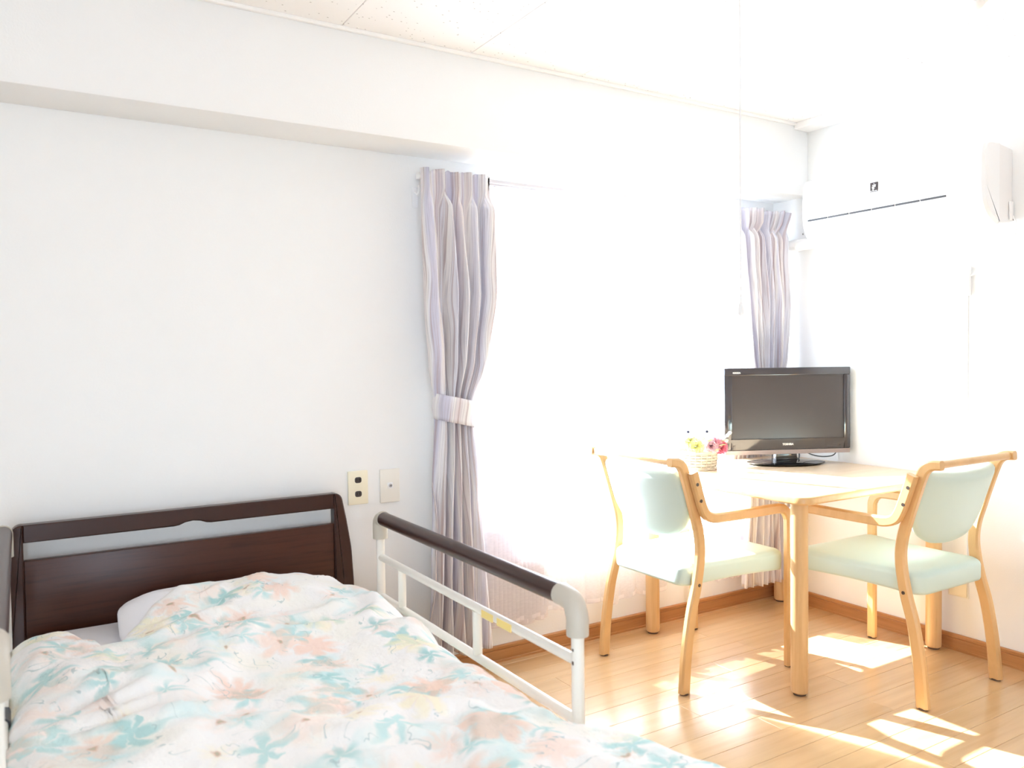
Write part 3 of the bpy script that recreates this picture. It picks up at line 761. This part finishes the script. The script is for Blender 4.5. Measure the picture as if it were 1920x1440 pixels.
# camera-right on the table is roughly (0.86,-0.5); positions are right, out, up from the basket centre
Rv = Vector((0.852, -0.523, 0)); Ov = Vector((-0.523, -0.852, 0))
def at(r, o, z): return Rv*r+Ov*o+Vector((0, 0, z))
def stem(p, rr=0.0018):
    q = Vector((p.x*0.35, p.y*0.35, 0.02)); return tube(BM(), catmull([q, q.lerp(p, 0.5)+Vector((0, 0, 0.012)), p], 4), rr, 6)
sp_ = [(-0.020, 0.068, 0.105, F_yel, 0.036, 1), (-0.045, 0.05, 0.125, F_yel, 0.030, 2), (0.044, 0.065, 0.103, F_pale, 0.034, 3), (0.062, 0.055, 0.110, F_pink, 0.034, 4), (0.090, 0.045, 0.098, F_rose, 0.033, 5)]
for r, o_, z, m, s, sd in sp_:
    p = at(r, o_, z); f = obj('flower', ruffle(s, 6, 11, sd), m, fb, 20, p, facing(VW+Rv*r*3)); obj('stem', stem(p*0.98), F_leaf, fb)
for r, o_, z, s, sd in [(-0.05, 0.05, 0.165, 0.036, 1), (0.028, 0.06, 0.166, 0.035, 2), (-0.01, 0.02, 0.185, 0.034, 3), (0.055, 0.03, 0.190, 0.032, 4), (-0.085, 0.03, 0.150, 0.032, 5), (-0.088, 0.03, 0.115, 0.033, 6), (0.01, 0.072, 0.138, 0.030, 7), (0.075, 0.03, 0.150, 0.030, 8)]:
    p = at(r, o_, z); q = facing(VW+Rv*r*3); f = obj('flower', daisy(s, 7, sd), F_wht, fb, 60, p, q)
    obj('flower_eye', lathe(BM(), [(0, 0.009), (0.004, 0.0075), (0.0052, 0.004), (0.005, 0.0)], 10), F_eye if sd in (1, 2) else F_yel, f, loc=(0, 0, 0.002))
    obj('stem', stem(p), F_leaf, fb)
for r, o_, z in [(0.128, 0.05, 0.158), (0.118, 0.05, 0.148), (0.112, 0.055, 0.125), (0.10, 0.04, 0.195), (0.03, 0.0, 0.235), (0.09, 0.03, 0.225)]:
    p = at(r, o_, z); bm = BM(); lathe(bm, [(0, -0.009), (0.006, -0.004), (0.0078, 0.003), (0.004, 0.010), (0, 0.012)], 10); b_ = obj('bud', bm, F_wht, fb, 60, p, facing(Rv+Vector((0, 0, 0.5)))); obj('stem', stem(p, 0.0016), F_wht, fb)
for k in range(9):
    a = -1.2+k*0.3; r = 0.09*math.sin(a); z = 0.082+0.02*(k % 3); p = at(r, 0.05+0.03*math.cos(a), z)
    bm = BM(); L = 0.045
    c0 = [bm.verts.new((0, 0, L*f)) for f in (0, 0.35, 0.7, 1)]; l0 = [bm.verts.new((0.010*g, 0.004, L*f)) for f, g in ((0.2, 0.7), (0.45, 1), (0.75, 0.6))]; r0 = [bm.verts.new((-0.010*g, 0.004, L*f)) for f, g in ((0.2, 0.7), (0.45, 1), (0.75, 0.6))]
    for s_ in (l0, r0): bm.faces.new((c0[0], s_[0], s_[1], c0[1])); bm.faces.new((c0[1], s_[1], s_[2], c0[2])); bm.faces.new((c0[2], s_[2], c0[3]))
    obj('leaf', bm, F_leaf, fb, 60, p, facing(Ov*0.8+Rv*math.sin(a)+Vector((0, 0, 0.35))))

# ------------------------------------------------------------------ curtains
def drape(keys, n, y0, phase, seed, ztop, zbot, nu=240, nv=110, squeeze=False):
    pts = []; uvs = []; rnd = random.Random(seed)
    ph = [rnd.uniform(-0.5, 0.5) for _ in range(n+3)]
    for j in range(nv):
        v = j/(nv-1); z = ztop+(zbot-ztop)*v
        xl, xr, d = lerp_keys(keys, z)
        hdr = sstep(ztop-0.14, ztop-0.06, z)
        for i in range(nu):
            u = i/(nu-1)
            q = u*n+phase
            wob = 0.60*noise.noise(Vector((u*n*0.6, z*1.1, seed)))+0.10*noise.noise(Vector((u*n*1.7, z*5.0, seed+3)))
            amp = d*(0.85+0.9*noise.noise(Vector((q*0.8, z*0.8, seed+9))))
            s_ = math.sin(2*PI*(q+wob)); c_ = math.cos(2*PI*(q+wob))
            y = y0+amp*(math.copysign(abs(s_)**0.7, s_)*0.95+0.22*math.sin(4*PI*(q+wob)+1.0))
            x = xl+(xr-xl)*u+0.55*amp*c_*math.sin(PI*min(1, 8*min(u, 1-u)))**1
            if hdr > 0:                                    # pinched heading: narrow pleats standing forward of a flat band
                tri = abs((q % 1)-0.5)*2; pl = max(0, 1-tri*2.6)
                y = y*(1-hdr)+(y0+0.012-0.045*pl)*hdr
            zz = z+(0.006*s_*hdr if v < 0.02 else 0)
            if squeeze:
                k = math.exp(-((z-0.70)/0.11)**4); y = y*(1-k)+(-0.020+(y-y0)*0.18)*k
            pts.append((x, min(y, -0.010), zz)); uvs.append((u*1.35+seed*0.31, z))
    return pts, uvs, nu, nv
def curtain(label, keys, n, y0, phase, seed, ztop, zbot, tie, squeeze=False):
    c = thing('curtain', label, 'curtain', (0, 0, 0), 0, 'tied-back striped curtains')
    pts, uvs, nu, nv = drape(keys, n, y0, phase, seed, ztop, zbot, squeeze=squeeze)
    g = grid_mesh('cloth', pts, nu, nv, M_drape, c, uvs, 0.0022)
    tx, tz, rx, ry, hgt = tie
    nu2, nv2 = 64, 7; P = []; U = []
    for j in range(nv2):
        for i in range(nu2):
            a = 2*PI*i/(nu2-1); v = j/(nv2-1)
            k = 1+0.03*math.sin(5*a)+0.03*math.cos(v*6+a)
            front = (1-math.sin(a))/2
            x = tx+rx*math.cos(a)*k; y = y0+ry*math.sin(a)*k
            z = tz+hgt*(0.5-v)*(0.55+0.45*sstep(0.0, 0.6, front))-0.018*math.cos(a)
            P.append((x, min(y, -0.008), z)); U.append((a*0.12+v*0.02+0.7, z+x*0.5))
    grid_mesh('tieback', P, nu2, nv2, M_drape, c, U, 0.003)
    return c
curtain('lavender striped curtain tied back at the left side of the window',
        [(1.888, -1.978, -1.700, 0.044), (1.78, -1.975, -1.700, 0.050), (1.45, -1.968, -1.698, 0.052), (1.20, -1.950, -1.740, 0.044), (1.045, -1.930, -1.795, 0.028), (0.96, -1.930, -1.790, 0.030), (0.70, -1.950, -1.765, 0.032), (0.45, -1.968, -1.745, 0.036), (0.12, -1.985, -1.730, 0.042)],
        5, -0.122, 0.15, 2, 1.888, 0.125, (-1.864, 1.020, 0.077, 0.062, 0.094))
curtain('lavender striped curtain tied back in the room corner behind the television',
        [(1.888, -0.385, -0.045, 0.036), (1.78, -0.380, -0.088, 0.040), (1.68, -0.372, -0.088, 0.042), (1.45, -0.350, -0.070, 0.042), (1.20, -0.315, -0.080, 0.030), (1.045, -0.285, -0.110, 0.026), (0.96, -0.285, -0.105, 0.028), (0.60, -0.330, -0.080, 0.034), (0.12, -0.370, -0.065, 0.038)],
        7, -0.122, 0.6, 5, 1.888, 0.125, (-0.198, 1.020, 0.098, 0.062, 0.094), True)
def lace(label, x0, x1, n, seed, wide):
    nu, nv = 320, 60; P = []; U = []
    for j in range(nv):
        for i in range(nu):
            u = i/(nu-1); v = j/(nv-1)
            hem = 0.160+0.010*math.sin(u*n*PI*2.0+1)+0.015*noise.noise(Vector((u*4, seed, 0)))
            z = 1.866+(hem-1.866)*v
            if seed == 1:
                uu, q0 = (u/0.55*0.29, u/0.55*14) if u < 0.55 else (0.29+(u-0.55)/0.45*0.71, 14+(u-0.55)/0.45*n)
            else: uu, q0 = u, u*n
            q = q0+0.22*noise.noise(Vector((u*n*0.6, z*1.2, seed)))
            d = 0.008+0.008*v
            y = -0.042+d*math.sin(2*PI*q)
            if seed == 2 or uu > 0.7:
                k = math.exp(-((z-0.70)/0.11)**4)*(1 if seed == 2 else sstep(0.7, 0.8, uu)); y = y*(1-k)+(-0.008+0.004*math.sin(2*PI*q))*k
            dx = 0.020*(1-sstep(0.46, 0.6, u)) if seed == 1 else 0
            P.append((x0+(x1-x0)*uu+(d*0.4+dx)*math.cos(2*PI*q), min(y, -0.003), z)); U.append((u*wide+seed, z-hem))
    o = grid_mesh('lace_curtain', P, nu, nv, M_lace, None, U)
    return tag(o, label, 'curtain', 'white lace curtains')
lace('sheer white lace panel over the left and middle of the window', -1.69, -0.76, 7, 1, 1.3)
lace('sheer white lace gathered narrow beside the corner curtain', -0.47, -0.25, 5, 2, 0.9)
# double curtain track
tr_ = thing('curtain_rail', 'slim double curtain track above the window under the beam', 'curtain rail', (-0.97, 0, 1.878))
for y, x0, x1 in ((-0.045, -0.980, 0.935), (-0.082, -0.980, 0.935)):
    bm = BM(); box(bm, x0, x1, y-0.008, y+0.008, -0.004, 0.009, 0.0015, 1); obj('track', bm, M_track, tr_)
for x in (-0.95, -0.05, 0.90):
    bm = BM(); box(bm, x-0.012, x+0.012, -0.092, -0.001, 0.009, 0.013, 0.001, 1); box(bm, x-0.012, x+0.012, -0.004, -0.0005, -0.03, 0.013, 0.001, 1); obj('bracket', bm, M_plasg, tr_)
for x in (-0.984, 0.940):
    bm = BM(); box(bm, x-0.006, x+0.006, -0.092, -0.032, -0.010, 0.012, 0.003, 2); obj('end_cap', bm, M_plas, tr_)
for k in range(14):
    x = -0.66+k*0.095
    bm = BM(); tube(bm, [(x, -0.045, -0.004), (x, -0.045, -0.018)], 0.003, 8); box(bm, x-0.005, x+0.005, -0.050, -0.040, -0.008, -0.003); obj('runner', bm, M_plasg, tr_)
# hook on the wall left of the curtain
hk = thing('curtain_hook', 'small white rail end bracket on the wall beside the left curtain', 'bracket', (-1.952, 0, 1.815))
obj('plate', box(BM(), -0.012, 0.012, -0.007, 0, -0.045, 0.03, 0.003, 2), M_plas, hk)
obj('hook', tube(BM(), catmull([(0, -0.006, 0.01), (0, -0.03, 0.0), (0, -0.042, 0.015), (0, -0.04, 0.03)], 5), 0.004, 8), M_plas, hk)

# ------------------------------------------------------------------ air conditioner
ac = thing('air_conditioner', 'white wall air conditioner with a long dark slot over the corner', 'air conditioner', (0, -0.735, 1.70))
# side profile (depth d from wall, height z)
front = [(0.10, 0.288), (0.165, 0.286), (0.196, 0.274), (0.210, 0.235), (0.214, 0.15), (0.210, 0.09), (0.196, 0.048), (0.165, 0.012), (0.12, -0.012), (0.10, -0.016)]
rearp = [(0.0, 0.272), (0.10, 0.284), (0.10, -0.010), (0.06, -0.012), (0.0, 0.0)]
def extr(bm, prof, y0, y1, bev=0.006):
    P = [Vector((d, z)) for d, z in prof]
    return loft(bm, P, [(bev, y0), (0.0, y0+bev), (0.0, y1-bev), (bev, y1)], lambda a, b, h: Vector((-a, h, b)))
fine = [tuple(p) for p in catmull([(a, b, 0) for a, b in front], 4)]; fine = [(a, b) for a, b, _ in fine]
obj('front_panel', extr(BM(), fine, -0.400, 0.400, 0.010), M_plas, ac, 40)
obj('chassis', extr(BM(), rearp, -0.392, 0.392, 0.004), M_plasg, ac)
bm = BM()
L0, L1 = -0.262, 0.366; n = 6
for k in range(n):
    a = L0+(L1-L0)*k/n+0.0025; b = L0+(L1-L0)*(k+1)/n-0.0025
    box(bm, -0.2162, -0.205, a, b, 0.0975, 0.1045, 0.001, 1)
obj('air_slot', bm, M_grey, ac)
lv = obj('louvre', wedge(BM(), -0.30, 0.34, [(0, 0), (0.002, 0.0005), (0.002, 0.001), (0, 0.001)]), M_plas, ac); 
lv.rotation_euler = (0, 0, PI/2); lv.location = (-0.195, 0.0, 0.046)
lg = obj('emblem', box(BM(), -0.2165, -0.212, 0.022, 0.056, 0.171, 0.209, 0.0008, 1), M_dark, ac)
bm = BM()
for yy, zz, r in ((0, 0, 0.0027), (-0.0058, 0.001, 0.0027), (0.0056, -0.001, 0.0027), (-0.0028, 0.0062, 0.0027), (0.0035, 0.0055, 0.0027), (-0.0075, 0.0065, 0.0024), (0.0, -0.0062, 0.0032), (0.0028, -0.011, 0.0028), (0.0045, -0.006, 0.0028), (-0.0008, 0.0115, 0.0014), (-0.0008, 0.0138, 0.0012)):
    tube(bm, [(-0.2160, 0.039+yy, 0.191+zz), (-0.2170, 0.039+yy, 0.191+zz)], r, 10)
box(bm, -0.2170, -0.2160, 0.0235, 0.0545, 0.1735, 0.1755)
obj('emblem_print', bm, M_let, lg)
lettering('lettering', 'SHARP', 0.011, M_letg, ac, (-0.2135, 0.352, 0.252), (PI/2, 0, -PI/2), 0.0004, 1.1, 0.034)
for s, y in ((-1, -0.397), (1, 0.397)):
    bm = BM(); box(bm, -0.030, -0.006, y-0.004, y+0.004, 0.004, 0.075, 0.004, 2); obj('side_cap', bm, M_plas, ac)
bm = BM(); box(bm, -0.013, -0.006, -0.4035, -0.400, 0.003, 0.017, 0.001, 1); box(bm, -0.203, -0.197, 0.399, 0.4015, 0.045, 0.053, 0.001, 1); obj('screw', bm, M_bolt, ac)
# wrapped pipe running into the corner
pp = thing('pipe', 'white wrapped pipe running from air conditioner into the corner', 'pipe', (-0.036, -0.17, 1.728))
obj('pipe_body', tube(BM(), [(0, 0.165, 0.0), (0, -0.16, 0.002)], 0.027, 20), M_white, pp)
obj('pipe_collar', tube(BM(), [(0, 0.02, 0), (0, -0.01, 0)], 0.030, 20), M_white, pp)
obj('power_lead', tube(BM(), catmull([(-0.012, -0.401, 0.02), (-0.012, -0.412, -0.02), (-0.012, -0.395, -0.09), (-0.010, -0.33, -0.15), (-0.010, -0.24, -0.19)], 6), 0.0035, 8), M_plas, ac)

# ------------------------------------------------------------------ wall fittings
def wall_plate(name, label, loc, rz, m, w2_, h2, group=None):
    p = thing(name, label, 'outlet', loc, rz, group)
    obj('plate', box(BM(), -w2_, w2_, -0.008, 0, -h2, h2, 0.003, 3), m, p); return p
p = wall_plate('power_outlet', 'cream double power outlet on the wall beside headboard', (-2.194, 0, 0.753), 0, M_cream, 0.0375, 0.0605)
for z in (0.0275, -0.0225):
    bm = BM(); P = round_poly([(-0.0125, -0.0105), (0.0125, -0.0105), (0.0125, 0.0105), (-0.0125, 0.0105)], [0.0075]*4, 4)
    loft(bm, P, [(0.0, -0.0070), (0.0, -0.0088), (0.002, -0.0094)], lambda a, b, h: Vector((a, h, b)))
    s_ = obj('socket', bm, M_dark, p, loc=(0, 0, z))
    bm = BM(); box(bm, -0.0062, -0.0042, -0.0100, -0.0094, -0.004, 0.0045); box(bm, 0.0042, 0.0062, -0.0100, -0.0094, -0.005, 0.0055); obj('slot', bm, M_black, s_)
obj('screw', tube(BM(), [(0, -0.0075, -0.0415), (0, -0.0088, -0.0415)], 0.0022, 10), M_cream, p)
p = wall_plate('aerial_outlet', 'ivory aerial outlet plate nearer the curtain, above the bed rail', (-2.0715, 0, 0.749), 0, M_ivory, 0.0385, 0.0615)
obj('insert', box(BM(), -0.011, 0.011, -0.0095, -0.0075, -0.010, 0.012, 0.002, 2), M_plas, p)
bm = BM(); lathe(bm, [(0.0028, 0.0), (0.0028, 0.006), (0.0048, 0.0065), (0.0062, 0.005), (0.0062, 0.0)], 20); j_ = obj('jack', bm, M_letg, p, loc=(0, -0.009, 0.001), rot=(PI/2, 0, 0))
obj('pin', lathe(BM(), [(0.0012, 0.0), (0.0012, 0.005), (0, 0.0055)], 10), M_bolt, j_)
p = wall_plate('power_outlet', 'cream outlet plate low on the right wall behind the armchair', (0, -0.93, 0.285), -PI/2, M_cream, 0.037, 0.06)
obj('surround', box(BM(), -0.042, 0.042, -0.003, 0, -0.065, 0.065, 0.001, 1), M_ivory, p)
p = wall_plate('switch_plate', 'white socket plate with plug high on the right wall', (0, -0.905, 1.505), -PI/2, M_plas, 0.022, 0.05)
obj('plug', box(BM(), -0.011, 0.011, -0.026, -0.0075, 0.008, 0.030, 0.004, 2), M_plas, p)
bm = BM(); box(bm, -0.006, -0.002, -0.009, -0.0075, -0.02, -0.012); box(bm, 0.003, 0.007, -0.009, -0.0075, -0.02, -0.012); obj('slot', bm, M_letg, p)
cb = thing('cable_cover', 'white cable box with thin duct running down right wall', 'cable cover', (0, -0.957, 1.49))
obj('box', box(BM(), -0.024, 0, -0.020, 0.020, -0.058, 0.058, 0.004, 2), M_plas, cb)
obj('duct', box(BM(), -0.006, 0, -0.008, 0.003, -1.13, -0.058, 0.0015, 1), M_plas, cb)

# ceiling fittings
sn = thing('ceiling_sensor', 'small white round sensor on the ceiling at top right', 'sensor', (-0.672, -1.349, H))
obj('body', lathe(BM(), [(0.030, 0), (0.030, -0.008), (0.022, -0.018), (0.010, -0.026), (0, -0.027)], 24), M_plas, sn)
obj('ring', lathe(BM(), [(0.036, 0), (0.036, -0.004), (0.030, -0.005)], 24), M_plasg, sn)
cl = thing('ceiling_lamp', 'ceiling lamp with a long thin white pull cord over the room', 'lamp', (-1.752, -1.392, H))
obj('mount', lathe(BM(), [(0, 0), (0.10, 0), (0.10, -0.02), (0, -0.02)], 32), M_plas, cl)
obj('shade', lathe(BM(), [(0.10, -0.018), (0.23, -0.022), (0.25, -0.04), (0.24, -0.07), (0.19, -0.095), (0.10, -0.108), (0, -0.11)], 40), M_lamp, cl)
obj('pull_cord', tube(BM(), catmull([(0.0, 0, -0.10), (0.001, 0.0, -0.4), (0.0, 0.0, -0.7), (-0.004, -0.004, -0.955)], 6), 0.0022, 8), M_plas, cl)
obj('cord_knob', lathe(BM(), [(0, 0.012), (0.004, 0.010), (0.007, -0.004), (0.0075, -0.016), (0.004, -0.022), (0, -0.022)], 14, (-0.004, -0.004, -0.965)), M_plas, cl)
